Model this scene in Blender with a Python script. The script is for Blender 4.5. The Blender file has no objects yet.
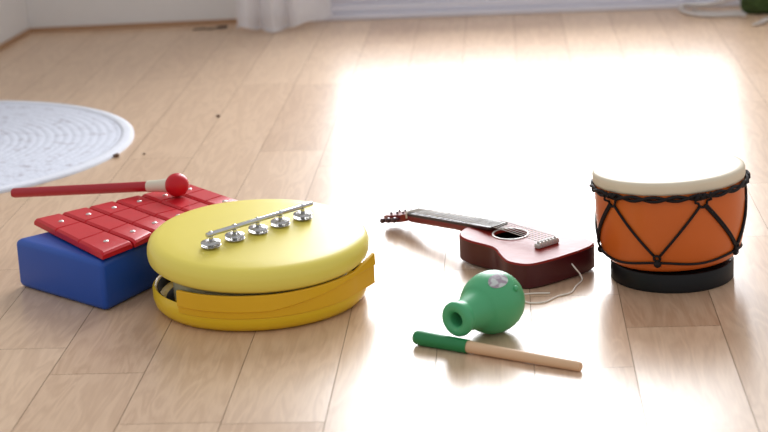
import bpy, bmesh, math, random
from mathutils import Vector, Matrix, Quaternion
PI = math.pi
R = math.radians
rnd = random.Random(7)
scene = bpy.context.scene
COL = scene.collection

# ------------------------------------------------------------------ helpers
def link(name, bm, mats, parent=None, smooth=True, sharp=40, kind=None, label=None, loc=None):
    me = bpy.data.meshes.new(name)
    bmesh.ops.recalc_face_normals(bm, faces=bm.faces)
    bm.to_mesh(me); bm.free()
    for m in (mats if isinstance(mats, (list, tuple)) else [mats]):
        me.materials.append(m)
    if smooth:
        me.polygons.foreach_set('use_smooth', [True] * len(me.polygons))
        me.set_sharp_from_angle(angle=R(sharp))
    o = bpy.data.objects.new(name, me); COL.objects.link(o)
    if parent: o.parent = parent
    if loc is not None: o.location = loc
    if kind: o['kind'] = kind
    if label: o['label'] = label
    return o

def thing(name, label, cat, loc=(0, 0, 0), rotz=0, group=None):
    o = bpy.data.objects.new(name, None); COL.objects.link(o)
    o.empty_display_size = .02
    o.location = loc; o.rotation_euler = (0, 0, rotz)
    tag(o, label, cat, group)
    return o

def tag(o, label, cat, group=None):
    o['label'] = label; o['category'] = cat
    if group: o['group'] = group
    return o

def box(bm, x0, x1, y0, y1, z0, z1, bev=0, seg=2, mi=0):
    r = bmesh.ops.create_cube(bm, size=1, matrix=Matrix.Translation(((x0+x1)/2, (y0+y1)/2, (z0+z1)/2)) @ Matrix.Diagonal((x1-x0, y1-y0, z1-z0, 1)))
    vs = r['verts']
    for f in {f for v in vs for f in v.link_faces}: f.material_index = mi
    if bev:
        es = list({e for v in vs for e in v.link_edges})
        bmesh.ops.bevel(bm, geom=es, offset=bev, segments=seg, profile=.5, affect='EDGES')

def lathe(bm, prof, n=64, M=None, mi=0, closed=False):
    """prof: list of (r, z) about the local z axis"""
    M = M or Matrix()
    rings = []
    for r, z in prof:
        if r < 1e-6:
            rings.append([bm.verts.new(M @ Vector((0, 0, z)))])
        else:
            rings.append([bm.verts.new(M @ Vector((r*math.cos(2*PI*i/n), r*math.sin(2*PI*i/n), z))) for i in range(n)])
    pairs = list(zip(rings, rings[1:]))
    if closed: pairs.append((rings[-1], rings[0]))
    for a, b in pairs:
        for i in range(n):
            j = (i+1) % n
            if len(a) == 1 and len(b) == 1: continue
            if len(a) == 1: f = bm.faces.new((a[0], b[i], b[j]))
            elif len(b) == 1: f = bm.faces.new((a[i], a[j], b[0]))
            else: f = bm.faces.new((a[i], a[j], b[j], b[i]))
            f.material_index = mi

def tube(bm, pts, rad, n=10, closed=False, cap=True, mi=0):
    pts = [Vector(p) for p in pts]
    N = len(pts)
    rads = rad if isinstance(rad, (list, tuple)) else [rad]*N
    tang = []
    for i in range(N):
        if closed: t = pts[(i+1) % N]-pts[i-1]
        else: t = pts[min(i+1, N-1)]-pts[max(i-1, 0)]
        tang.append(t.normalized())
    ref = Vector((0, 0, 1)) if abs(tang[0].z) < .9 else Vector((1, 0, 0))
    nrm = (ref - tang[0]*ref.dot(tang[0])).normalized()
    rings = []
    for i in range(N):
        if i:
            nrm = (nrm - tang[i]*nrm.dot(tang[i])).normalized()
        bn = tang[i].cross(nrm)
        rings.append([bm.verts.new(pts[i] + (nrm*math.cos(2*PI*k/n) + bn*math.sin(2*PI*k/n))*rads[i]) for k in range(n)])
    idx = list(range(N-1)) + ([N-1] if closed else [])
    for i in idx:
        a, b = rings[i], rings[(i+1) % N]
        off = 0
        if closed and i == N-1:
            off = min(range(n), key=lambda o: (a[0].co-b[o].co).length)
        for k in range(n):
            f = bm.faces.new((a[k], a[(k+1) % n], b[(k+1+off) % n], b[(k+off) % n])); f.material_index = mi
    if cap and not closed:
        f = bm.faces.new(rings[0][::-1]); f.material_index = mi
        f = bm.faces.new(rings[-1]); f.material_index = mi

def spline(ctrl, per=10, closed=False):
    P = [Vector(p) for p in ctrl]; out = []; N = len(P)
    rng = range(N) if closed else range(N-1)
    for i in rng:
        if closed: p0, p1, p2, p3 = P[i-1], P[i], P[(i+1) % N], P[(i+2) % N]
        else: p0, p1, p2, p3 = P[max(i-1, 0)], P[i], P[i+1], P[min(i+2, N-1)]
        for k in range(per):
            t = k/per
            out.append(.5*((2*p1) + (p2-p0)*t + (2*p0-5*p1+4*p2-p3)*t*t + (3*p1-p0-3*p2+p3)*t**3))
    if not closed: out.append(P[-1])
    return out

def axis_matrix(origin, zdir, xhint=Vector((0, 0, 1))):
    z = Vector(zdir).normalized()
    x = xhint - z*xhint.dot(z)
    if x.length < 1e-4: x = Vector((1, 0, 0)) - z*z.x
    x.normalize(); y = z.cross(x)
    M = Matrix((x, y, z)).transposed().to_4x4()
    M.translation = Vector(origin)
    return M

# ------------------------------------------------------------------ materials
def srgb(r, g, b):
    f = lambda c: (c/255/12.92) if c/255 <= .04045 else ((c/255+.055)/1.055)**2.4
    return (f(r), f(g), f(b), 1)

def mat(name, col, rough=.4, metal=0, var=.06, scale=30, bump=0, bscale=200, spec=.5, sss=0, coat=0, trans=0):
    m = bpy.data.materials.new(name); m.use_nodes = True
    nt = m.node_tree; b = nt.nodes['Principled BSDF']
    tc = nt.nodes.new('ShaderNodeTexCoord')
    nz = nt.nodes.new('ShaderNodeTexNoise'); nz.inputs['Scale'].default_value = scale; nz.inputs['Detail'].default_value = 4
    nt.links.new(tc.outputs['Object'], nz.inputs['Vector'])
    mx = nt.nodes.new('ShaderNodeMix'); mx.data_type = 'RGBA'
    c = Vector(col[:3])
    mx.inputs[6].default_value = (*(c*(1-var)), 1); mx.inputs[7].default_value = (*[min(1, v) for v in c*(1+var)], 1)
    nt.links.new(nz.outputs['Fac'], mx.inputs[0])
    nt.links.new(mx.outputs[2], b.inputs['Base Color'])
    b.inputs['Roughness'].default_value = rough; b.inputs['Metallic'].default_value = metal
    b.inputs['Specular IOR Level'].default_value = spec
    b.inputs['Coat Weight'].default_value = coat; b.inputs['Coat Roughness'].default_value = .12
    if sss:
        b.inputs['Subsurface Weight'].default_value = sss; b.inputs['Subsurface Radius'].default_value = (.01, .006, .003)
        b.inputs['Subsurface Scale'].default_value = .5
    if bump:
        n2 = nt.nodes.new('ShaderNodeTexNoise'); n2.inputs['Scale'].default_value = bscale; n2.inputs['Detail'].default_value = 3
        nt.links.new(tc.outputs['Object'], n2.inputs['Vector'])
        bp = nt.nodes.new('ShaderNodeBump'); bp.inputs['Strength'].default_value = bump; bp.inputs['Distance'].default_value = .002
        nt.links.new(n2.outputs['Fac'], bp.inputs['Height']); nt.links.new(bp.outputs['Normal'], b.inputs['Normal'])
    return m

def floor_material():
    m = bpy.data.materials.new('maple_plank'); m.use_nodes = True
    nt = m.node_tree; N = nt.nodes; L = nt.links; b = N['Principled BSDF']
    tc = N.new('ShaderNodeTexCoord')
    at = N.new('ShaderNodeAttribute'); at.attribute_name = 'plank'          # r: tone, g: grain seed, b: hue
    sep = N.new('ShaderNodeSeparateColor'); L.new(at.outputs['Color'], sep.inputs[0])
    mp = N.new('ShaderNodeMapping'); mp.inputs['Scale'].default_value = (38, 5.5, 1)
    L.new(tc.outputs['Object'], mp.inputs['Vector'])
    comb = N.new('ShaderNodeCombineXYZ')
    mul = N.new('ShaderNodeMath'); mul.operation = 'MULTIPLY'; mul.inputs[1].default_value = 60
    L.new(sep.outputs[1], mul.inputs[0]); L.new(mul.outputs[0], comb.inputs[2]); L.new(mul.outputs[0], comb.inputs[0])
    add = N.new('ShaderNodeVectorMath'); add.operation = 'ADD'
    L.new(mp.outputs['Vector'], add.inputs[0]); L.new(comb.outputs[0], add.inputs[1])
    n1 = N.new('ShaderNodeTexNoise'); n1.inputs['Scale'].default_value = 1.1; n1.inputs['Detail'].default_value = 3; n1.inputs['Distortion'].default_value = .6
    L.new(add.outputs[0], n1.inputs['Vector'])
    # cathedral figure: rings of the noise field
    rg = N.new('ShaderNodeMath'); rg.operation = 'MULTIPLY'; rg.inputs[1].default_value = 34
    L.new(n1.outputs['Fac'], rg.inputs[0])
    sn = N.new('ShaderNodeMath'); sn.operation = 'SINE'; L.new(rg.outputs[0], sn.inputs[0])
    mp2 = N.new('ShaderNodeMapping'); mp2.inputs['Scale'].default_value = (500, 22, 1); L.new(tc.outputs['Object'], mp2.inputs['Vector'])
    n2 = N.new('ShaderNodeTexNoise'); n2.inputs['Scale'].default_value = 1; n2.inputs['Detail'].default_value = 4
    L.new(mp2.outputs['Vector'], n2.inputs['Vector'])
    s1 = N.new('ShaderNodeMath'); s1.operation = 'MULTIPLY_ADD'; s1.inputs[1].default_value = .095; s1.inputs[2].default_value = .5
    L.new(sn.outputs[0], s1.inputs[0])
    s2 = N.new('ShaderNodeMath'); s2.operation = 'MULTIPLY_ADD'; s2.inputs[1].default_value = .35
    L.new(n2.outputs['Fac'], s2.inputs[0]); L.new(s1.outputs[0], s2.inputs[2])
    s3 = N.new('ShaderNodeMath'); s3.operation = 'SUBTRACT'; s3.inputs[1].default_value = .175; L.new(s2.outputs[0], s3.inputs[0])
    s4 = N.new('ShaderNodeMath'); s4.operation = 'MULTIPLY_ADD'; s4.inputs[1].default_value = .55
    L.new(sep.outputs[0], s4.inputs[0]); L.new(s3.outputs[0], s4.inputs[2])
    s5 = N.new('ShaderNodeMath'); s5.operation = 'SUBTRACT'; s5.inputs[1].default_value = .275; L.new(s4.outputs[0], s5.inputs[0])
    cr = N.new('ShaderNodeValToRGB')
    cr.color_ramp.elements[0].position = .1; cr.color_ramp.elements[0].color = srgb(*FLOOR_DARK)
    cr.color_ramp.elements[1].position = .9; cr.color_ramp.elements[1].color = srgb(*FLOOR_LIGHT)
    L.new(s5.outputs[0], cr.inputs[0]); L.new(cr.outputs[0], b.inputs['Base Color'])
    b.inputs['Roughness'].default_value = FLOOR_ROUGH
    b.inputs['IOR'].default_value = 1.5
    bp = N.new('ShaderNodeBump'); bp.inputs['Strength'].default_value = .04; bp.inputs['Distance'].default_value = .001
    L.new(n2.outputs['Fac'], bp.inputs['Height'])
    # every board lies a little out of true
    ta = N.new('ShaderNodeAttribute'); ta.attribute_name = 'tilt'
    ge = N.new('ShaderNodeNewGeometry')
    va = N.new('ShaderNodeVectorMath'); va.operation = 'ADD'; L.new(ge.outputs['Normal'], va.inputs[0]); L.new(ta.outputs['Vector'], va.inputs[1])
    vn = N.new('ShaderNodeVectorMath'); vn.operation = 'NORMALIZE'; L.new(va.outputs[0], vn.inputs[0])
    L.new(vn.outputs[0], bp.inputs['Normal']); L.new(bp.outputs['Normal'], b.inputs['Normal'])
    return m

FLOOR_DARK = (187, 151, 120); FLOOR_LIGHT = (231, 201, 170); FLOOR_ROUGH = .275

M_floor = floor_material()
M_seam = mat('plank_seam', srgb(150, 114, 84), .8)
M_wall = mat('white_wall', srgb(226, 223, 220), .9, var=.02, bump=.1, bscale=300)
M_base = mat('wood_skirting', srgb(172, 134, 102), .5, var=.1)
M_frame = mat('white_window_frame', srgb(226, 224, 232), .4, var=.02)
M_blue = mat('blue_plastic', srgb(18, 76, 168), .42, var=.05, bump=.05)
M_red = mat('red_lacquer', srgb(200, 26, 38), .4, var=.08, scale=60, spec=.3)
M_redd = mat('dark_red_lacquer', srgb(176, 24, 38), .4, var=.08, scale=60)
M_cream = mat('cream_plastic', srgb(226, 218, 196), .45)
M_nail = mat('steel_nail', srgb(225, 215, 210), .35, metal=.8)
M_yel = mat('yellow_plastic', srgb(240, 221, 100), .36, var=.03, spec=.35)
M_yel2 = mat('yellow_plastic_shell', srgb(236, 196, 30), .36, var=.03)
M_must = mat('mustard_plastic', srgb(232, 180, 22), .36, var=.04)
M_pad = mat('pale_pad', srgb(190, 186, 150), .7)
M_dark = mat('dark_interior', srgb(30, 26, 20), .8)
M_chrome = mat('chrome', srgb(205, 205, 205), .18, metal=1, var=.1, scale=120)
M_jing = mat('hammered_steel', srgb(190, 188, 186), .25, metal=1, var=.2, scale=300, bump=.6, bscale=350)
M_gtop = mat('guitar_top', srgb(140, 42, 34), .40, var=.1, scale=40, spec=.13, bump=.7, bscale=24)
M_gside = mat('guitar_side', srgb(76, 18, 24), .3, var=.1, scale=40)
M_gneck = mat('guitar_neck', srgb(130, 38, 36), .3, var=.1)
M_fret = mat('fretboard', srgb(58, 40, 40), .35)
M_ivory = mat('ivory_binding', srgb(232, 224, 214), .4)
M_bridge = mat('speckled_bridge', srgb(200, 195, 190), .4, var=.5, scale=500)
M_string = mat('nylon_string', srgb(225, 220, 215), .35)
M_cord = mat('white_cord', srgb(238, 230, 218), .7)
M_peg = mat('dark_peg', srgb(70, 40, 44), .3)
M_green = mat('green_rubber', srgb(78, 172, 116), .38, var=.04)
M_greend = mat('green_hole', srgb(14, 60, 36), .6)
M_greeng = mat('green_grip', srgb(30, 128, 70), .45, var=.05)
M_stick = mat('bare_wood', srgb(226, 186, 146), .5, var=.06, scale=50)
M_orange = mat('orange_shell', srgb(214, 104, 36), .3, var=.05)
M_black = mat('black_base', srgb(12, 12, 14), .45, spec=.3)
M_skin = mat('drum_skin', srgb(232, 218, 192), .55, var=.03)
M_rope = mat('black_cord', srgb(22, 15, 18), .6, spec=.3, var=.2, scale=400, bump=.4, bscale=500)
M_bundle = mat('green_wool', srgb(62, 82, 36), .9, var=.45, scale=90, bump=.8, bscale=220)
M_cable = mat('pale_cable', srgb(205, 198, 192), .5)
M_grey = mat('dark_rubber', srgb(60, 50, 46), .6)
M_crumb = mat('brown_crumb', srgb(112, 84, 64), .8)

# drum skin / sticker / rug / curtain / glass special materials
def sticker_mat():
    m = mat('paper_sticker', srgb(214, 208, 214), .4)
    nt = m.node_tree; b = nt.nodes['Principled BSDF']
    tc = nt.nodes.new('ShaderNodeTexCoord'); v = nt.nodes.new('ShaderNodeTexNoise'); v.inputs['Scale'].default_value = 170; v.inputs['Detail'].default_value = 1
    nt.links.new(tc.outputs['Object'], v.inputs['Vector'])
    cr = nt.nodes.new('ShaderNodeValToRGB'); e = cr.color_ramp.elements
    e[0].position = .40; e[0].color = srgb(166, 148, 160); e[1].position = .54; e[1].color = srgb(206, 210, 206)
    nt.links.new(v.outputs['Fac'], cr.inputs[0]); nt.links.new(cr.outputs[0], b.inputs['Base Color'])
    return m
M_sticker = sticker_mat()

def rug_mat():
    m = mat('braided_cotton', srgb(214, 216, 228), .95)
    nt = m.node_tree; b = nt.nodes['Principled BSDF']
    tc = nt.nodes.new('ShaderNodeTexCoord')
    n = nt.nodes.new('ShaderNodeTexNoise'); n.inputs['Scale'].default_value = 42; n.inputs['Detail'].default_value = 5; n.inputs['Roughness'].default_value = .7
    nt.links.new(tc.outputs['Object'], n.inputs['Vector'])
    cr = nt.nodes.new('ShaderNodeValToRGB'); e = cr.color_ramp.elements
    e[0].position = .30; e[0].color = srgb(176, 172, 182); e[1].position = .45; e[1].color = srgb(218, 221, 232)
    nt.links.new(n.outputs['Fac'], cr.inputs[0]); nt.links.new(cr.outputs[0], b.inputs['Base Color'])
    n2 = nt.nodes.new('ShaderNodeTexNoise'); n2.inputs['Scale'].default_value = 130
    nt.links.new(tc.outputs['Object'], n2.inputs['Vector'])
    bp = nt.nodes.new('ShaderNodeBump'); bp.inputs['Strength'].default_value = .5; bp.inputs['Distance'].default_value = .003
    nt.links.new(n2.outputs['Fac'], bp.inputs['Height']); nt.links.new(bp.outputs['Normal'], b.inputs['Normal'])
    return m
M_rug = rug_mat()
M_rugrim = mat('rug_rim', srgb(226, 228, 236), .95, bump=.4, bscale=150)

def curtain_mat():
    m = bpy.data.materials.new('sheer_voile'); m.use_nodes = True
    nt = m.node_tree; N = nt.nodes; out = N['Material Output']; N.remove(N['Principled BSDF'])
    d = N.new('ShaderNodeBsdfDiffuse'); t = N.new('ShaderNodeBsdfTranslucent'); tr = N.new('ShaderNodeBsdfTransparent')
    tc = N.new('ShaderNodeTexCoord'); w = N.new('ShaderNodeTexNoise'); w.inputs['Scale'].default_value = 60
    nt.links.new(tc.outputs['Object'], w.inputs['Vector'])
    cr = N.new('ShaderNodeValToRGB'); cr.color_ramp.elements[0].color = srgb(240, 239, 243); cr.color_ramp.elements[1].color = srgb(250, 250, 252)
    nt.links.new(w.outputs['Fac'], cr.inputs[0])
    nt.links.new(cr.outputs[0], d.inputs[0]); nt.links.new(cr.outputs[0], t.inputs[0])
    m1 = N.new('ShaderNodeMixShader'); m1.inputs[0].default_value = .4
    nt.links.new(d.outputs[0], m1.inputs[1]); nt.links.new(t.outputs[0], m1.inputs[2])
    m2 = N.new('ShaderNodeMixShader'); m2.inputs[0].default_value = .15
    nt.links.new(m1.outputs[0], m2.inputs[1]); nt.links.new(tr.outputs[0], m2.inputs[2])
    nt.links.new(m2.outputs[0], out.inputs[0])
    return m
M_curtain = curtain_mat()

def glass_mat():
    m = bpy.data.materials.new('window_glass'); m.use_nodes = True
    nt = m.node_tree; N = nt.nodes; out = N['Material Output']; N.remove(N['Principled BSDF'])
    tr = N.new('ShaderNodeBsdfTransparent'); g = N.new('ShaderNodeBsdfGlossy'); g.inputs['Roughness'].default_value = .02
    fr = N.new('ShaderNodeFresnel'); fr.inputs[0].default_value = 1.3
    mx = N.new('ShaderNodeMixShader')
    nt.links.new(fr.outputs[0], mx.inputs[0]); nt.links.new(tr.outputs[0], mx.inputs[1]); nt.links.new(g.outputs[0], mx.inputs[2])
    nt.links.new(mx.outputs[0], out.inputs[0])
    return m
M_glass = glass_mat()

# ------------------------------------------------------------------ camera
CAM_H = .62
FPX = 1800.0
Rw = Matrix(((0.9972, 0.0282, 0.0696), (0.0592, 0.2751, -0.9596), (-0.0462, 0.9610, 0.2726)))
q = Rw.to_quaternion(); q.normalize()
cd = bpy.data.cameras.new('camera'); cam = bpy.data.objects.new('camera', cd); COL.objects.link(cam)
cam.rotation_mode = 'QUATERNION'; cam.rotation_quaternion = q; cam.location = (0, 0, CAM_H)
cd.sensor_width = 36; cd.lens = FPX/768*36; cd.clip_start = .02
cd.dof.use_dof = True; cd.dof.focus_distance = 1.98; cd.dof.aperture_fstop = 7.5
scene.camera = cam
Rq = q.to_matrix()
def P(u, v, z=0.0):
    """the point at height z that the lens sees at photo pixel (u, v)"""
    w = Rq @ Vector(((u-384)/FPX, -(v-216)/FPX, -1))
    t = (z-CAM_H)/w.z
    return Vector((0, 0, CAM_H)) + w*t

# ------------------------------------------------------------------ setting
WY = 3.69                                                   # back wall plane
def build_floor():
    bm = bmesh.new(); cl = bm.loops.layers.float_color.new('plank'); tl = bm.loops.layers.float_color.new('tilt')
    X0, DX, G = .0195, .0955, .0003
    far = {}
    for (u, v) in ((272, 84), (285, 151), (128, 159), (725, 102), (560, 44)):
        p = P(u, v); far.setdefault(math.floor((p.x-X0)/DX), []).append(p.y)
    ends = {0: [1.414, 1.629, 1.8475, 2.28], 1: [1.40, 1.741, 2.20], -5: [1.643, 2.05], -4: [1.511, 1.90], -3: [1.507, 1.93], -1: [1.44, 1.95], 2: [1.33, 2.05], -2: [1.40, 1.95], -6: [1.72]}
    for k, ys in far.items():
        ends.setdefault(k, []).extend(ys); ends[k].sort()
    tone = {(1, 1.741): .05, (1, 1.40): .62, (-5, 1.643): .28, (-4, 1.511): .42, (-3, 1.507): .5}
    tilt = {(1, 1.40): -2.6, (1, 1.741): .3, (0, 1.414): -.8, (0, 1.629): -.5, (-1, 1.44): -.8}
    f = bm.faces.new([bm.verts.new(p) for p in ((-2, .2, -.002), (1.7, .2, -.002), (1.7, WY+.1, -.002), (-2, WY+.1, -.002))]); f.material_index = 1
    for k in range(-21, 17):
        xa = X0+DX*k; xb = xa+DX
        e = sorted(ends.get(k, [rnd.uniform(1.2, 1.7)]))
        while e[0] > .2: e.insert(0, e[0]-rnd.uniform(.3, .55))
        while e[-1] < WY+.1: e.append(e[-1]+rnd.uniform(.35, .65))
        for y0, y1 in zip(e, e[1:]):
            ya, yb = max(y0, .2), min(y1, WY+.1)
            if yb-ya < .002: continue
            key = (k, round(y0, 4))
            c = (tone.get(key, min(1, max(0, rnd.gauss(.5, .13)))), rnd.random(), rnd.random(), 1)
            tx, ty = rnd.gauss(0, .35), tilt.get(key, rnd.gauss(0, .35))
            f = bm.faces.new([bm.verts.new(p) for p in ((xa+G, ya+G, 0), (xb-G, ya+G, 0), (xb-G, yb-G, 0), (xa+G, yb-G, 0))])
            for l in f.loops: l[cl] = c; l[tl] = (math.radians(tx), math.radians(ty), 0, 1)
    link('floor', bm, [M_floor, M_seam], smooth=False, kind='structure')
build_floor()

def slab(bm, a, b, th, z0, z1):
    a = Vector((*a, 0)); b = Vector((*b, 0)); d = (b-a).normalized(); n = Vector((-d.y, d.x, 0))*th
    lo = [bm.verts.new(p+Vector((0, 0, z0))) for p in (a, b, b+n, a+n)]; hi = [bm.verts.new(p+Vector((0, 0, z1))) for p in (a, b, b+n, a+n)]
    bm.faces.new(lo[::-1]); bm.faces.new(hi)
    for i in range(4): bm.faces.new((lo[i], lo[(i+1) % 4], hi[(i+1) % 4], hi[i]))
WX0, WX1, WZ0, WZ1 = -.345, .465, .19, 1.95                  # glass opening
bm = bmesh.new()
slab(bm, (-.985, 3.655), (WX0-.05, WY), .12, -.002, 2.4); box(bm, WX1+.05, 1.7, WY, WY+.12, -.002, 2.4); box(bm, WX0-.05, WX1+.05, WY, WY+.12, WZ1+.05, 2.4)
link('wall_back', bm, M_wall, smooth=False, kind='structure')
bm = bmesh.new(); slab(bm, (-1.012, 3.30), (-.985, 3.66), .12, -.002, 2.4); box(bm, -1.9, -1.10, 3.30, 3.42, -.002, 2.4)
link('wall_left', bm, M_wall, smooth=False, kind='structure')
bm = bmesh.new(); slab(bm, (-.985, 3.6465), (WX0-.06, WY-.0095), .0085, 0, .0095)
link('baseboard_back', bm, M_base, kind='structure')
bm = bmesh.new(); slab(bm, (-1.0035, 3.30), (-.9775, 3.646), .0085, 0, .0095)
link('baseboard_left', bm, M_base, kind='structure')

win = bpy.data.objects.new('window_1', None); COL.objects.link(win); win['kind'] = 'structure'
bm = bmesh.new()
box(bm, WX0-.05, WX1+.05, WY-.028, WY+.10, 0, .012, .002)            # sill track
box(bm, WX0-.05, WX1+.05, WY-.016, WY+.10, .0125, .030, .003)
box(bm, WX0-.05, WX1+.05, WY-.006, WY+.06, .030, WZ0, .004)
box(bm, WX0-.05, WX0, WY-.006, WY+.06, WZ0+.0005, WZ1, .004); box(bm, WX1, WX1+.05, WY-.006, WY+.06, WZ0+.0005, WZ1, .004)
box(bm, WX0-.05, WX1+.05, WY-.006, WY+.06, WZ1+.0005, WZ1+.05, .004)
link('window_frame', bm, M_frame, win, kind='structure')
bm = bmesh.new(); box(bm, WX0-.002, WX1+.002, WY+.025, WY+.031, WZ0-.002, WZ1+.002)
link('window_pane', bm, M_glass, win, smooth=False, kind='structure')

# sheer curtain, gathered beside the window
def build_curtain():
    c = thing('curtain', 'sheer white curtain gathered at the left side of the window, hem on the floor', 'curtain', (-.44, 3.6, 0))
    bm = bmesh.new()
    path = [(-.537, 3.575), (-.532, 3.548), (-.514, 3.532), (-.500, 3.552), (-.490, 3.577), (-.474, 3.545), (-.458, 3.528), (-.444, 3.552), (-.434, 3.580), (-.416, 3.548), (-.398, 3.556), (-.376, 3.59), (-.360, 3.622), (-.352, 3.640)]
    sp = spline([(x, y, 0) for x, y in path], 8)
    n = len(sp); rows = 40; H = 1.92
    grid = []
    for r in range(rows+1):
        u = (r/rows)**1.6; z0 = H*u
        row = []
        for i, p in enumerate(sp):
            s = i/(n-1)
            hem = .006+.012*max(0, math.sin(s*PI*3.1+.4))**2+.012*max(0, s-.75)*4
            z = hem+(H-hem)*u
            amp = 1-.25*u
            cxm = -.44+(p.x+.44)*(1-.12*u); cym = 3.585+(p.y-3.585)*amp+.004*math.sin(9*z+6*s)
            cym = min(cym, 3.648)
            row.append(bm.verts.new((cxm+.44, cym-3.6, z)))
        grid.append(row)
    for a, b in zip(grid, grid[1:]):
        for i in range(n-1): bm.faces.new((a[i], a[i+1], b[i+1], b[i]))
    link('cloth', bm, M_curtain, c, sharp=180)
    bm = bmesh.new()
    tube(bm, [(v.x+.0, v.y-.0, v.z) for v in [Vector((p.x+.44, min(p.y, 3.648)-3.6, .006+.012*max(0, math.sin(i/(n-1)*PI*3.1+.4))**2+.012*max(0, i/(n-1)-.75)*4)) for i, p in enumerate(sp)]], .0022, 6)
    link('hem', bm, M_curtain, c)
build_curtain()

# ------------------------------------------------------------------ rug
def build_rug():
    c = P(25, 141); c = Vector((-.913, 2.617, 0)); RR = .344
    t = thing('round_rug', 'round white braided rug lying on the wooden floor', 'rug', c)
    bm = bmesh.new(); prof = [(0, .003)]
    r = .006; pitch = .0135
    while r < RR-.026:
        for k in range(6):
            a = k/6; prof.append((r+a*pitch, .0030+.0010*abs(math.sin(PI*a))**.7))
        r += pitch
    prof += [(r, .003), (RR-.02, .0025), (RR-.02, 0)]
    lathe(bm, prof, 128)
    link('braid', bm, M_rug, t, sharp=180)
    bm = bmesh.new(); prof = [(RR-.0195, .0), (RR-.0195, .0042), (RR-.014, .0052), (RR-.006, .005), (RR, .003), (RR, 0)]
    lathe(bm, prof, 128); link('rim', bm, M_rugrim, t, sharp=180)
build_rug()

# ------------------------------------------------------------------ xylophone
CAST = Vector((-.2740, 1.864))
def build_xylophone():
    FB = P(106.5, 312.5); FB.z = 0; LB = P(18.5, 286.5); LB.z = 0
    u = (LB-FB).normalized(); v = Vector((-u.y, u.x, 0))
    if v.y < 0: v = -v
    W = (LB-FB).length; H = .057
    t = thing('xylophone', 'toy xylophone with red wooden keys on a blue box', 'xylophone', FB)
    bm = bmesh.new()
    bot = [u*0, u*W, u*(W-.030)+v*.222, u*.056+v*.222]
    lo = [bm.verts.new(p) for p in bot]; hi = [bm.verts.new(p+Vector((0, 0, H))) for p in bot]
    bm.faces.new(lo[::-1]); bm.faces.new(hi)
    for i in range(4): bm.faces.new((lo[i], lo[(i+1) % 4], hi[(i+1) % 4], hi[i]))
    bmesh.ops.bevel(bm, geom=list(bm.edges), offset=.007, segments=4, profile=.5, affect='EDGES')
    link('sound_box', bm, M_blue, t, sharp=60)
    # keys
    zt = .068; th = .0085
    A0 = P(32.5, 218, zt); A6 = P(190, 182.5, zt)
    B0 = P(101, 252.5, zt); B1 = P(133, 240.5, zt); E6 = P(240, 199.5, zt)
    n = 6
    A = [A0.lerp(A6, i/n) for i in range(n+1)]
    B = [B0, B1]
    d1 = (B1-A[1]).normalized(); d6 = (E6-A[6]).normalized(); L1 = (B1-A[1]).length
    for i in range(2, n+1):
        f = (i-1)/(n-1); B.append(A[i]+d1.lerp(d6, f).normalized()*(L1+(.122-L1)*f))
    for i in range(n+1):                                     # the castanet stands close by
        while (B[i].xy-CAST).length < .128: B[i] = B[i].lerp(A[i], .01)
    ad = (A6-A0).normalized(); gp = .0013
    for i in range(n):
        bm = bmesh.new()
        st = [(0, -.0035), (.012, -.0012), (.035, 0), (.325, 0), (.335, -.0022), (.345, 0), (.655, 0), (.665, -.0022), (.675, 0), (.965, 0), (.988, -.0012), (1, -.0035)]
        prof = []
        for fr, dz in st:
            a = A[i].lerp(B[i], fr)+ad*gp; b = A[i+1].lerp(B[i+1], fr)-ad*gp
            e = .003
            row = [(a, -th), (a, dz-.002), (a+ad*e, dz), (b-ad*e, dz), (b, dz-.002), (b, -th)]
            prof.append([bm.verts.new(p+Vector((0, 0, d))-FB) for p, d in row])
        for p0, p1 in zip(prof, prof[1:]):
            for j in range(5): bm.faces.new((p0[j], p0[j+1], p1[j+1], p1[j]))
            bm.faces.new((p0[5], p0[0], p1[0], p1[5]))
        bm.faces.new(prof[0][::-1]); bm.faces.new(prof[-1])
        k = link('key', bm, M_red, t, sharp=25)
        for fr in (.22, .85):
            c = A[i].lerp(B[i], fr).lerp(A[i+1].lerp(B[i+1], fr), .5)-FB
            bm = bmesh.new()
            lathe(bm, [(0, .0016), (.0022, .0013), (.0031, .0004), (.0031, 0), (.0012, 0), (.0012, -(zt-H)), (0, -(zt-H))], 14, Matrix.Translation(c))
            link('nail', bm, M_nail, k)
    # red mallet lying across the keys
    bc = P(177, 185, zt+.0146); rb = .0143
    cross = P(116, 189.0, zt+.0062)
    hd = (cross-bc).normalized()
    end = P(13, 193, .060)
    hd = (end-bc).normalized()
    m = thing('mallet', 'red mallet with round head and cream collar lying across the xylophone keys', 'mallet', (bc.x, bc.y, bc.z-rb))
    o = Vector((bc.x, bc.y, bc.z-rb)); L = (end-bc).length
    Mx = axis_matrix(bc-o, hd)
    bm = bmesh.new(); prof = [(rb*1.0*math.sin(a), -rb*1.0*math.cos(a)) for a in [PI*i/24 for i in range(25)]]
    prof[0] = (0, -rb); prof[-1] = (0, rb)
    lathe(bm, prof, 40, Mx); link('head', bm, M_red, m)
    bm = bmesh.new(); lathe(bm, [(0, .009), (.0088, .009), (.0082, .016), (.0072, .026), (.0071, .0395), (0, .0395)], 32, Mx); link('collar', bm, M_cream, m, label='cream collar')
    bm = bmesh.new(); lathe(bm, [(0, .0396), (.0062, .0396), (.0060, L-.002), (.0052, L), (0, L)], 28, Mx); link('handle', bm, M_redd, m)
build_xylophone()

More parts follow.
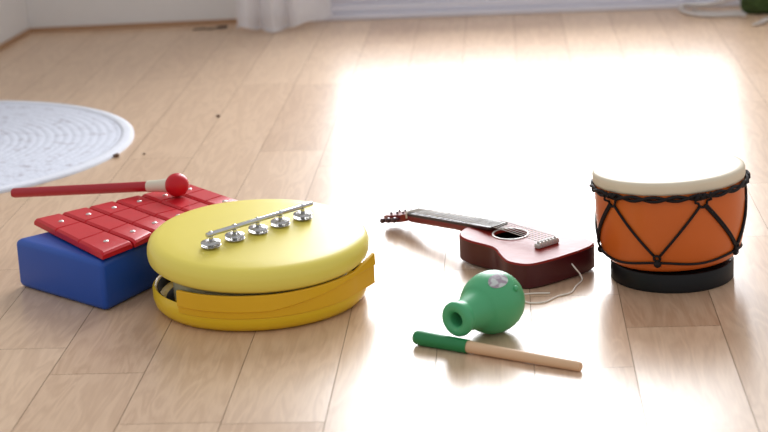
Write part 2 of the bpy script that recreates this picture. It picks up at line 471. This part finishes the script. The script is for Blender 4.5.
# ------------------------------------------------------------------ yellow castanet with jingles
def build_castanet():
    C = Vector((CAST.x, CAST.y, 0)); r = .1205
    t = thing('castanet', 'yellow round plastic castanet with a row of jingles on its lid', 'castanet', C)
    bm = bmesh.new()
    prof = [(0, 0), (.104, 0), (.111, .002), (.1155, .007), (.1175, .014), (.1175, .024), (.1150, .0265), (.1125, .024), (.1125, .012), (.10, .008), (0, .008)]
    lathe(bm, prof, 96); link('lower_shell', bm, M_yel2, t, sharp=50)
    bm = bmesh.new(); lathe(bm, [(0, .0085), (.092, .0085), (.095, .012), (.095, .036), (.092, .038), (0, .038)], 72)
    link('inner_pad', bm, M_pad, t, label='pale inner pad between the shells')
    bm = bmesh.new(); lathe(bm, [(.0952, .0084), (.1121, .0084), (.1121, .0238), (.1114, .0238), (.1114, .0092), (.0952, .0092)], 72, closed=True)  # near-black ring, stands in for the shade in the open gap
    link('shade_ring', bm, M_dark, t, label='dark ring painted as the shade inside the lower shell')
    bm = bmesh.new(); box(bm, -.004, .004, -.008, .008, .0093, .036, .0015)
    bmesh.ops.transform(bm, matrix=Matrix.Rotation(R(227), 4, 'Z') @ Matrix.Translation((.104, 0, 0)), verts=bm.verts)
    link('stopper', bm, M_pad, t, label='pale stopper in the open gap')
    # lid, hinged at the front and standing open at the back
    tilt = R(3.6); zc = .0435+.0085
    Ml = Matrix.Translation((0, 0, zc)) @ Matrix.Rotation(R(1.6), 4, 'Y') @ Matrix.Rotation(tilt, 4, 'X')
    th = .0265
    bm = bmesh.new()
    prof = [(0, .004), (.109, .004), (.112, 0), (.1165, .0), (.1195, .003), (.1205, .008), (.1203, .014), (.1185, .0195), (.114, .0235), (.107, .0255), (.09, .0265), (.05, .0275), (0, .028)]
    lathe(bm, prof, 128, Ml); lid = link('lid', bm, M_yel, t, sharp=60)
    # hinge band wrapping the front, free end standing out at the right
    bm = bmesh.new(); rows = []
    a0, a1 = R(231), R(354)
    ns = 64
    for i in range(ns+1):
        f = i/ns; a = a0+(a1-a0)*f
        fl = max(0, (f-.86)/.14)
        rr = .1182+.008*fl**1.5
        nr = Vector((math.cos(a), math.sin(a), 0)); pos = nr*rr
        zl = .0245+.0145*min(1, max(0, (f-.42)/.38))
        zb = .0175+.003*max(0, f-.5)
        ztp = .0425+.005*max(0, f-.45)+.008*fl
        rows.append((pos, nr, zb, min(zl, ztp-.006), ztp))
    vr = []
    for pos, nr, zb, zl, ztp in rows:
        vr.append([bm.verts.new((p.x, p.y, z)) for p, z in ((pos, zb), (pos+nr*.0008, zb+.0006), (pos+nr*.0010, zl), (pos+nr*.0026, zl+.0012), (pos+nr*.0022, ztp-.0006), (pos+nr*.0015, ztp), (pos-nr*.0012, ztp), (pos-nr*.0012, zb))])
    for p0, p1 in zip(vr, vr[1:]):
        for j in range(8): bm.faces.new((p0[j], p0[(j+1) % 8], p1[(j+1) % 8], p1[j]))
    bm.faces.new(vr[0][::-1]); bm.faces.new(vr[-1])
    link('hinge_band', bm, M_must, t, sharp=40, label='mustard yellow hinge band')
    # jingle rail
    Li = Ml.inverted()
    def on_lid(u, v, h):
        """point of the lid's local frame, h above the lid's flat top"""
        d = (P(u, v, 0)-Vector((0, 0, CAM_H)))
        o = Li @ (Vector((0, 0, CAM_H))-C); dd = Li.to_3x3() @ d
        s = (th+h-o.z)/dd.z
        return o+dd*s
    J = [(212.5, 245), (236, 237.8), (258, 230.3), (280, 223.3), (302, 216)]
    a = on_lid(J[0][0], J[0][1], .0042); b = on_lid(J[4][0], J[4][1], .0042)
    hb = .0158
    e0 = on_lid(206.5, 235.4, hb); e1 = on_lid(312, 203.5, hb)
    d = (e1-e0).normalized()
    bm = bmesh.new(); tube(bm, [Ml @ p for p in (e0, e0+d*.0006, e1-d*.0006, e1)], [.0022, .0026, .0026, .0022], 16)
    rail = link('jingle_rail', bm, M_chrome, t, label='chrome rail holding the jingles')
    for k in range(5):
        c = a.lerp(b, k/4); 
        s = (c-e0).dot(d); top = e0+d*s
        c = Vector((top.x, top.y, th))
        bm = bmesh.new()
        lathe(bm, [(0, .0), (.0022, 0), (.0022, .015), (0, .015)], 12, Ml @ Matrix.Translation(c))
        ring = [(top-d*.0016), top-d*.0012, top+d*.0012, top+d*.0016]
        tube(bm, [Ml @ p for p in ring], [.0030, .0033, .0033, .0030], 16)
        link('post', bm, M_chrome, t)
        bm = bmesh.new()
        for z0, s_ in ((.0010, 1), (.0090, -1)):
            lathe(bm, [(.0024, z0-s_*.0000), (.005, z0-s_*.0006), (.0102, z0+s_*.0012), (.0108, z0+s_*.0022), (.0102, z0+s_*.0026), (.005, z0+s_*.0012), (.0024, z0+s_*.0012)], 28, Ml @ Matrix.Translation(c) @ Matrix.Rotation(R(3*((k*37) % 3-1)), 4, 'Y'), closed=True)
        link('jingle', bm, M_jing, t)
build_castanet()

# ------------------------------------------------------------------ toy guitar
def build_guitar():
    ZT = .029; TILT = R(1.5); LIFT = .0030
    O = P(510.5, 234, ZT+LIFT); O.z = LIFT
    th = R(132); ax = Vector((-math.cos(th), -math.sin(th), 0)); nn = Vector((-ax.y, ax.x, 0))   # ax: to the tail, nn: left of it (far side)
    def W(t, n, z): return ax*t+nn*n+Vector((0, 0, z))
    g = thing('toy_guitar', 'small red-brown toy guitar lying on its back on the bright floor', 'guitar', O)
    g.rotation_euler = (TILT, 0, 0)
    Gi = (Matrix.Translation(O) @ Matrix.Rotation(TILT, 4, 'X')).inverted()
    half = [(-.058, 0), (-.0575, .014), (-.054, .027), (-.046, .038), (-.034, .0455), (-.018, .048), (-.002, .0465), (.014, .0450), (.026, .0475), (.040, .0550), (.054, .0620), (.067, .0665), (.080, .0650), (.0910, .0590), (.0965, .046), (.0990, .024), (.0995, 0)]
    full = [(t, n*(1-.26*min(1, max(0, (t-.005)/.045)))) for t, n in half] + [(t, -n) for t, n in half[-2:0:-1]]
    outl = [(p.x, p.y) for p in spline([(t, n, 0) for t, n in full], 5, closed=True)]
    N = len(outl)
    rh = .0185
    area = sum(outl[i-1][0]*outl[i][1]-outl[i][0]*outl[i-1][1] for i in range(N))
    bm = bmesh.new()
    def ring(sc, z, inner=False):
        return [bm.verts.new(W(t, n, z)) for t, n in sc]
    def inset(d):
        res = []
        for i in range(N):
            a = Vector(outl[i-1]); b = Vector(outl[(i+1) % N]); tg = (b-a).normalized(); nv = Vector((tg.y, -tg.x))
            c = Vector(outl[i])
            if area < 0: nv = -nv
            res.append(tuple(c-nv*d))
        return res
    r0 = ring(inset(.002), 0); r1 = ring(outl, .002); r2 = ring(outl, ZT-.0018); r3 = ring(inset(.0018), ZT)
    circ = []
    for t, n in outl:
        a = math.atan2(n, t); circ.append((rh*math.cos(a), rh*math.sin(a)))
    h0 = [bm.verts.new(W(t, n, ZT)) for t, n in circ]; h1 = [bm.verts.new(W(t, n, ZT-.003)) for t, n in circ]
    mid = [bm.verts.new(W(t*.5+c[0]*.5, n*.5+c[1]*.5, ZT+.0004)) for (t, n), c in zip(inset(.0018), circ)]
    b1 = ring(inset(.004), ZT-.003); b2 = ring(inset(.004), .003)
    def strip(a, b, mi):
        for i in range(N):
            f = bm.faces.new((a[i], a[(i+1) % N], b[(i+1) % N], b[i])); f.material_index = mi
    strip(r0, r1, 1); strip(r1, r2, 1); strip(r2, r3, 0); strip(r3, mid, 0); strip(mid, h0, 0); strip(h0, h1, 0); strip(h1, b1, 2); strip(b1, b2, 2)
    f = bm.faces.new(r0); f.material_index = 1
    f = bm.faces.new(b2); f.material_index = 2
    link('body', bm, [M_gtop, M_gside, M_dark], g, sharp=35)
    bm = bmesh.new()
    lathe(bm, [(rh+.0008, ZT+.0004), (rh+.0008, ZT+.0010), (rh+.0028, ZT+.0010), (rh+.0028, ZT+.0002)], 64)
    link('rosette', bm, M_ivory, g, label='pale ring round the sound hole')
    # neck and fretboard
    nut = -.174
    def dz(t): return -.0165*max(0, min(1.1, (-.02-t)/.154))
    bm = bmesh.new(); secs = []
    for i in range(11):
        s = i/10; t = -.052+(nut+.052)*s
        w = .0135-.0025*s; dp = .0105+.012*max(0, 1-s*3.5)**2
        zt = ZT+.0035+dz(t)
        secs.append([bm.verts.new(W(t, w*math.cos(a), zt-dp*(-math.sin(a)) if False else zt+dp*math.sin(a))) for a in [PI+PI*k/10 for k in range(11)]])
    for a, b in zip(secs, secs[1:]):
        for j in range(10): bm.faces.new((a[j], a[j+1], b[j+1], b[j]))
        bm.faces.new((a[10], a[0], b[0], b[10]))
    bm.faces.new(secs[0]); bm.faces.new(secs[-1][::-1])
    link('neck', bm, M_gneck, g, sharp=50)
    bm = bmesh.new()
    f0, f1 = -.0205, nut
    vs = []
    for t, w in ((f0, .0145), (f1, .0112)):
        vs.append([bm.verts.new(W(t, n, z+dz(t))) for n, z in ((-w, ZT+.0036), (w, ZT+.0036), (w, ZT+.0062), (w-.001, ZT+.0068), (-w+.001, ZT+.0068), (-w, ZT+.0062))])
    for j in range(6): bm.faces.new((vs[0][j], vs[0][(j+1) % 6], vs[1][(j+1) % 6], vs[1][j]))
    bm.faces.new(vs[0][::-1]); bm.faces.new(vs[1])
    fb = link('fretboard', bm, M_fret, g, sharp=30)
    bm = bmesh.new()
    for k in range(12):
        t = f1+(1-2**(-k/12))*.24+.004
        if t > f0-.003: break
        s = (t-f1)/(f0-f1); w = .0110+.0033*s
        tube(bm, [W(t, -w, ZT+.0068+dz(t)), W(t, w, ZT+.0068+dz(t))], .0006, 6)
    link('frets', bm, M_chrome, fb)
    bm = bmesh.new(); Mr = Matrix((ax, nn, Vector((0, 0, 1)))).transposed().to_4x4()
    box(bm, -.0015, .0015, -.0112, .0112, 0, .0085, .0006)
    bmesh.ops.transform(bm, matrix=Mr @ Matrix.Translation((nut-.0017, 0, ZT+.0002+dz(nut))), verts=bm.verts)
    link('nut', bm, M_ivory, g)
    # headstock angled back, three tuning pegs each side
    Mh = Mr @ Matrix.Translation((nut-.003, 0, ZT+.002+dz(nut))) @ Matrix.Rotation(R(-14), 4, 'Y')
    bm = bmesh.new()
    hs = [(0, .0105), (-.006, .0135), (-.012, .0125), (-.018, .0145), (-.024, .013), (-.030, .0145), (-.036, .013), (-.042, .0125), (-.047, .009), (-.0485, 0)]
    hp = hs + [(t, -n) for t, n in hs[-2::-1]]
    top = [bm.verts.new(Mh @ Vector((t, n, .003))) for t, n in hp]; bot = [bm.verts.new(Mh @ Vector((t, n, -.006))) for t, n in hp]
    bm.faces.new(top); bm.faces.new(bot[::-1])
    for i in range(len(hp)): bm.faces.new((top[i], top[(i+1) % len(hp)], bot[(i+1) % len(hp)], bot[i]))
    bmesh.ops.bevel(bm, geom=list(bm.edges), offset=.0008, segments=2, affect='EDGES')
    hd = link('headstock', bm, M_gneck, g, sharp=35)
    for k in range(3):
        for s in (-1, 1):
            bm = bmesh.new(); t = -.0105-.012*k
            tube(bm, [Mh @ Vector((t, s*.011, -.0015)), Mh @ Vector((t, s*.0185, -.0015))], .0011, 8)
            lathe(bm, [(0, .0178), (.0022, .0180), (.0034, .0195), (.0034, .0225), (.002, .0240), (0, .0242)], 14, Mh @ Matrix.Translation((t, 0, -.0015)) @ Matrix.Rotation(R(-90*s), 4, 'X'))
            tube(bm, [Mh @ Vector((t+.001, s*.0065, .001)), Mh @ Vector((t+.001, s*.0065, .0062))], .0014, 10)
            link('tuning_peg', bm, M_peg, hd)
    # bridge
    bt = .060
    bm = bmesh.new(); box(bm, -.0042, .0042, -.0160, .0160, 0, .0052, .0016, 3)
    box(bm, -.0012, .0012, -.0140, .0140, .005, .0075, .0004)
    bmesh.ops.transform(bm, matrix=Mr @ Matrix.Translation((bt, 0, ZT+.0003)), verts=bm.verts)
    br = link('bridge', bm, M_bridge, g, label='pale speckled bridge')
    for k in range(6):
        n = (-1+2*k/5)*.0125
        bm = bmesh.new(); lathe(bm, [(0, .0075), (.0012, .0072), (.0017, .0058), (.0012, .0045), (0, .0045)], 10, Matrix.Translation(W(bt+.003, n, ZT)))
        link('bridge_pin', bm, M_ivory, br)
        bm = bmesh.new(); tube(bm, [W(bt, n, ZT+.0080), W(f0, n*.85, ZT+.0079), W(nut-.0017, n*.6, ZT+.0091+dz(nut))], .00045, 5)
        link('string', bm, M_string, g)
    # strap cord hanging loose from the tail
    pts = [Gi @ P(u, v, z) for u, v, z in [(571.5, 263.5, .018), (576, 269, .013), (580, 274, .007), (582, 280, .0012), (576, 286, .0012), (571, 292.5, .0012), (558, 296, .0012), (546, 301.5, .0012), (535, 303, .0012), (526, 302, .0012), (519, 296, .0012), (530, 293.6, .0012), (550, 293, .0012)]]
    bm = bmesh.new(); tube(bm, spline(pts, 8), .0009, 7)
    link('cord', bm, M_cord, g, label='loose white cord')
build_guitar()

# ------------------------------------------------------------------ green rubber shaker (bulb with a flared neck)
def build_bulb():
    c = P(492.5, 302, .0322); c.z = .0322
    m = P(455.5, 320, .0305)
    d = (m-c).normalized(); L = (m-c).length
    t = thing('bulb_shaker', 'green rubber bulb with a flared open neck, lying behind the stick', 'shaker', (c.x, c.y, 0))
    o = Vector((c.x, c.y, 0)); Mx = axis_matrix(c-o, d)
    r = .0322
    ctrl = [(0, -.0340), (.010, -.0328), (.019, -.0278), (.0268, -.0195), (.0312, -.0095), (.0322, .0015), (.0302, .0125), (.0252, .0225), (.0200, .0295), (.0165, L-.017), (.0158, L-.012), (.0172, L-.008), (.0182, L-.004), (.0176, L-.0005), (.0150, L+.0015), (.0110, L+.0015), (.0082, L-.0005), (.0072, L-.004), (.0070, L-.016)]
    prof = [(max(p.x, 0), p.y) for p in spline([(a, b, 0) for a, b in ctrl], 5)]
    prof[0] = (0, ctrl[0][1])
    bm = bmesh.new(); lathe(bm, prof, 64, Mx)
    link('bulb', bm, M_green, t, sharp=180)
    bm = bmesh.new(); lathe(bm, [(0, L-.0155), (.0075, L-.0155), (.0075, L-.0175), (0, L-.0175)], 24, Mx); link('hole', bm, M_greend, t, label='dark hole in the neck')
    # oval paper sticker on top, and the small plug at the back
    sd = (P(498.5, 279.5, .061)-c).normalized()
    Ms = axis_matrix(c-o, sd, d)
    bm = bmesh.new(); rings = []
    rs = .0352
    Mi = Mx.inverted()
    def surf(dirv):
        """radius of the bulb along a direction"""
        l = Mi.to_3x3() @ dirv; zz = l.z; best = r
        for (ra, za), (rb_, zb) in zip(prof, prof[1:]):
            a1 = math.atan2(ra, za); a2 = math.atan2(rb_, zb); aa = math.atan2(math.hypot(l.x, l.y), l.z)
            if min(a1, a2) <= aa <= max(a1, a2) and abs(a1-a2) > 1e-6:
                f = (aa-a1)/(a2-a1); best = math.hypot(ra+(rb_-ra)*f, za+(zb-za)*f); break
        return best
    cen = None
    for k in range(0, 7):
        ang = k/6
        row = []
        for i in range(36):
            a = 2*PI*i/36
            v = Ms.to_3x3() @ Vector((math.cos(a)*math.tan(R(21))*ang, math.sin(a)*math.tan(R(15))*ang, 1)).normalized()
            row.append(bm.verts.new((c-o)+v*(surf(v)+.0005)))
            if k == 0: break
        rings.append(row)
    for i in range(36): bm.faces.new((rings[0][0], rings[1][i], rings[1][(i+1) % 36]))
    for a, b in zip(rings[1:], rings[2:]):
        for i in range(36): bm.faces.new((a[i], b[i], b[(i+1) % 36], a[(i+1) % 36]))
    low = [bm.verts.new(v.co.lerp(c-o, .03)) for v in rings[-1]]
    for i in range(36): bm.faces.new((rings[-1][i], low[i], low[(i+1) % 36], rings[-1][(i+1) % 36]))
    link('sticker', bm, M_sticker, t, sharp=60, label='pale oval sticker')
    pd = (P(522, 285, .055)-c).normalized()
    bm = bmesh.new(); lathe(bm, [(0, .031), (.003, .031), (.003, .0340), (.0018, .0353), (0, .0356)], 16, axis_matrix(c-o, pd)); link('plug', bm, M_green, t)
build_bulb()

# ------------------------------------------------------------------ green and wooden stick
def build_stick():
    a = P(417, 337.3, .0077); b = P(581, 367.0, .0048)
    o = Vector((a.x, a.y, 0)); d = (b-a).normalized(); L = (b-a).length
    t = thing('drumstick', 'wooden stick with a green grip lying in front of the green bulb', 'stick', o)
    Mx = axis_matrix(a-o, d); J = L*.322
    bm = bmesh.new()
    lathe(bm, [(0, -.004), (.0035, -.0036), (.006, -.002), (.0073, .001), (.0077, .006), (.0070, J), (0, J)], 32, Mx); link('grip', bm, M_greeng, t, label='green grip')
    bm = bmesh.new()
    lathe(bm, [(0, J+.0001), (.0061, J+.0001), (.0048, L-.0015), (.0040, L), (0, L)], 32, Mx); link('shaft', bm, M_stick, t, label='bare wooden shaft')
build_stick()

# ------------------------------------------------------------------ drum
def build_drum():
    C = Vector((.1772, 1.9125, 0))
    t = thing('drum', 'orange hand drum with white skin, black lacing and black base', 'drum', C)
    Mt = Matrix.Translation((0, 0, .0213)) @ Matrix.Rotation(R(-2.0), 4, 'Y') @ Matrix.Rotation(R(-1.4), 4, 'X') @ Matrix.Translation((0, 0, -.0208))
    def lean(bm): bmesh.ops.transform(bm, matrix=Mt, verts=bm.verts)      # the shell sits a little crooked on its base
    bm = bmesh.new(); lathe(bm, [(0, 0), (.0660, 0), (.0672, .001), (.0672, .019), (.0660, .0205), (0, .0205)], 96); link('base', bm, M_black, t)
    sp = [(.0600, .0208), (.0670, .0235), (.0725, .028), (.0770, .035), (.0800, .044), (.0818, .056), (.0828, .072), (.0832, .09), (.0832, .112)]
    sp = [(r_*(1-.027*min(1, max(0, (z_-.0235)/.015))), z_) for r_, z_ in sp]
    def rad(z):
        for (r0, z0), (r1, z1) in zip(sp, sp[1:]):
            if z0 <= z <= z1: return r0+(r1-r0)*(z-z0)/(z1-z0)
        return sp[-1][0]
    prof = [(0, .0208)]+[(p.x, p.y) for p in spline([(r, z, 0) for r, z in sp], 4)]+[(0, .112)]
    bm = bmesh.new(); lathe(bm, prof, 96); lean(bm); link('shell', bm, M_orange, t, sharp=60)
    bm = bmesh.new(); lathe(bm, [(.0806, .110), (.0818, .1105), (.0826, .113), (.0826, .1195), (.0818, .1222), (.0803, .1234), (.076, .1236), (0, .1236), (0, .1122), (.0806, .1122)], 96); lean(bm); link('drumhead', bm, M_skin, t, sharp=60)
    F = -PI/2
    nt = [F+R(-52+72*k) for k in range(5)]; nb = [F+R(-16+72*k) for k in range(5)]
    # twisted ring under the skin
    zr = .1065
    bm = bmesh.new()
    for ph in (0, PI):
        pts = []
        for i in range(240):
            a = 2*PI*i/240; tw = 11*a+ph
            pts.append(((.0838+.0009*math.cos(tw))*math.cos(a), (.0838+.0009*math.cos(tw))*math.sin(a), zr+.0022*math.sin(tw)))
        tube(bm, pts, .0018, 7, closed=True)
    lean(bm); link('top_ring', bm, M_rope, t, sharp=180)
    # lower ring, dipping a little between the knots
    bm = bmesh.new(); zk = .0375; pts = []
    for i in range(200):
        a = 2*PI*i/200; w = .5+.5*math.cos(5*(a-nb[0])); z = .0315+.004*w
        pts.append(((rad(z)+.0016)*math.cos(a), (rad(z)+.0016)*math.sin(a), z))
    tube(bm, pts, .0014, 8, closed=True)
    lean(bm); link('lower_ring', bm, M_rope, t, sharp=180)
    def on(a, z, off): r = rad(z)+off; return (r*math.cos(a), r*math.sin(a), z)
    for k in range(5):
        bm = bmesh.new()
        tl, bl, tr = nt[k], nb[k], nt[(k+1) % 5]
        if tr < bl: tr += 2*PI
        for (a0, z0), (a1, z1) in (((tl+R(2), zr-.010), (bl-R(2.2), zk+.006)), ((tr-R(2), zr-.010), (bl+R(2.2), zk+.006))):
            for side in ((0,) if k not in (4, 1) else (-1, 1)):
                tube(bm, [on(a0+(a1-a0)*s+R(1.0)*side, z0+(z1-z0)*s, .0016) for s in [i/16 for i in range(17)]], .0015, 7)
        lean(bm); link('lacing', bm, M_rope, t, sharp=180)
        bm = bmesh.new()                       # loop round the ring
        tube(bm, [on(tl+R(6.5)*math.cos(q_)*(1 if math.sin(q_) > 0 else .55), zr-.0055+.0065*math.sin(q_), .0042 if math.sin(q_) > 0 else .0018) for q_ in [2*PI*i/24 for i in range(24)]], .0013, 7, closed=True)
        tube(bm, [on(tl+R(6.5)*s, zr+.001+.002*math.sin(s*9), .0052) for s in [-1+i/6 for i in range(13)]], .0019, 7)
        lean(bm); link('loop', bm, M_rope, t, sharp=180)
        bm = bmesh.new()                       # knot
        tube(bm, [on(bl+R(2.4)*math.cos(q_), zk+.0035+.003*math.sin(q_), .0024) for q_ in [2*PI*i/16 for i in range(16)]], .0013, 7, closed=True)
        p = Vector(on(bl, zk-.003, .003))
        Mk = axis_matrix(p, (math.cos(bl), math.sin(bl), 0))
        lathe(bm, [(0, .0032), (.0026, .0024), (.0042, .0003), (.0040, -.0016), (.002, -.003), (0, -.003)], 14, Mk)
        lean(bm); link('knot', bm, M_rope, t, sharp=180)
build_drum()

# ------------------------------------------------------------------ small things along the back
b0 = P(756, 12.5); b0.z = 0
t = thing('wool_bundle', 'dark green woolly bundle on the floor at the far right', 'bundle', (b0.x+.012, b0.y+.0, 0))
bm = bmesh.new()
bmesh.ops.create_icosphere(bm, subdivisions=4, radius=1)
for v in bm.verts:
    n = v.co.normalized(); k = 1+.06*math.sin(7*n.x+3*n.y)+.05*math.sin(9*n.y-5*n.z)+.04*math.sin(11*n.z+6*n.x)
    v.co = Vector((n.x*.044*k, n.y*.036*k, max(-.03, n.z*.04*k)+.030))
link('wool', bm, M_bundle, t, sharp=180)
bm = bmesh.new()
for k in range(14):
    a0_ = rnd.uniform(0, PI); til = rnd.uniform(-.7, .7)
    Mq = Matrix.Translation((0, 0, .031)) @ Matrix.Rotation(a0_, 4, 'Z') @ Matrix.Rotation(PI/2+til, 4, 'X')
    pts = []
    for i in range(28):
        a = 2*PI*i/28; v = Mq @ Vector((.041*math.cos(a), .041*math.sin(a), 0)); v.y *= .88; v.z = max(.0022, .031+(v.z-.031)*.82); pts.append(v)
    tube(bm, pts, .0018, 6, closed=True)
link('strand', bm, M_bundle, t, sharp=180)

bm = bmesh.new(); tube(bm, spline([P(u, v, z) for u, v, z in [(746, 15.0, .0045), (735, 14.8, .0045), (718, 15.6, .0045), (700, 15, .0045), (687, 12.5, .0045), (680.5, 8.6, .0065), (685, 5, .014), (696, 5.2, .018), (708, 4.6, .020), (720, 2.2, .026), (733, -1.5, .036), (742, -4, .045)]], 8), .0045, 10)
tube(bm, spline([P(u, v, .0032) for u, v in [(746, 11.6), (730, 12.2), (715, 12.8), (702, 12.2), (693, 10)]], 8), .0031, 10)
tag(link('cable', bm, M_cable, sharp=180), 'pale looped cable on the floor beside the green bundle', 'cable')
bm = bmesh.new(); tube(bm, spline([P(u, v, .0043) for u, v in [(752, 25), (760, 23), (766, 20), (775, 18.5)]], 8), [.0016+.0026*min(1, i/10) for i in range(25)], 10)
tag(link('cable_end', bm, M_cable, sharp=180), 'pale cable end poking out in front of the green bundle', 'cable')

bm = bmesh.new(); tube(bm, spline([P(u, v, .0022) for u, v in [(193, 29.5), (202, 28.5), (210, 28.8), (218, 27.4)]], 6), .0015, 8)
tube(bm, [P(217, 27.6, .004), P(218.5, 27.4, .004), P(226, 26.6, .004), P(227.5, 26.4, .004)], [.0018, .0028, .0028, .0018], 10)
tag(link('plug', bm, M_grey, sharp=60), 'short dark cord with a plug lying along the wooden skirting', 'plug')
for i, (u, v, s, lb) in enumerate([(218, 117, .0028, 'tiny dark crumb on the bare floor between rug and curtain'), (115, 156.5, .0042, 'brown crumb at the edge of the white rug'), (144, 154.5, .0018, 'tiniest dark crumb on the floor right of the rug edge')]):
    p = P(u, v); bm = bmesh.new(); bmesh.ops.create_icosphere(bm, subdivisions=2, radius=s)
    for vv in bm.verts:
        vv.co = Vector((vv.co.x*1.2, vv.co.y*.9, max(-s*.6, vv.co.z*.8*(1+.3*math.sin(900*vv.co.x)))+s*.6))
    if i == 1: p = Vector((p.x+.003, p.y-.004, 0))
    tag(link('crumb', bm, M_crumb, loc=(p.x, p.y, 0)), lb, 'crumb')

# ------------------------------------------------------------------ light: daylight through the window, open room behind the camera
wd = bpy.data.worlds.new('daylight'); scene.world = wd; wd.use_nodes = True
bg = wd.node_tree.nodes['Background']; bg.inputs[0].default_value = (.96, .97, 1.0, 1); bg.inputs[1].default_value = .66
ld = bpy.data.lights.new('window_daylight', 'AREA'); lo = bpy.data.objects.new('window_daylight', ld); COL.objects.link(lo)
ld.shape = 'RECTANGLE'; ld.size = WX1-WX0+.1; ld.size_y = WZ1-WZ0; ld.energy = 72; ld.color = (.95, .97, 1)
lo.location = ((WX0+WX1)/2, WY+.09, (WZ0+WZ1)/2); lo.rotation_euler = (R(-90), 0, 0)

scene.view_settings.view_transform = 'Standard'; scene.view_settings.look = 'None'
scene.view_settings.gamma = 1; scene.view_settings.use_curve_mapping = False
scene.view_settings.exposure = 0.0
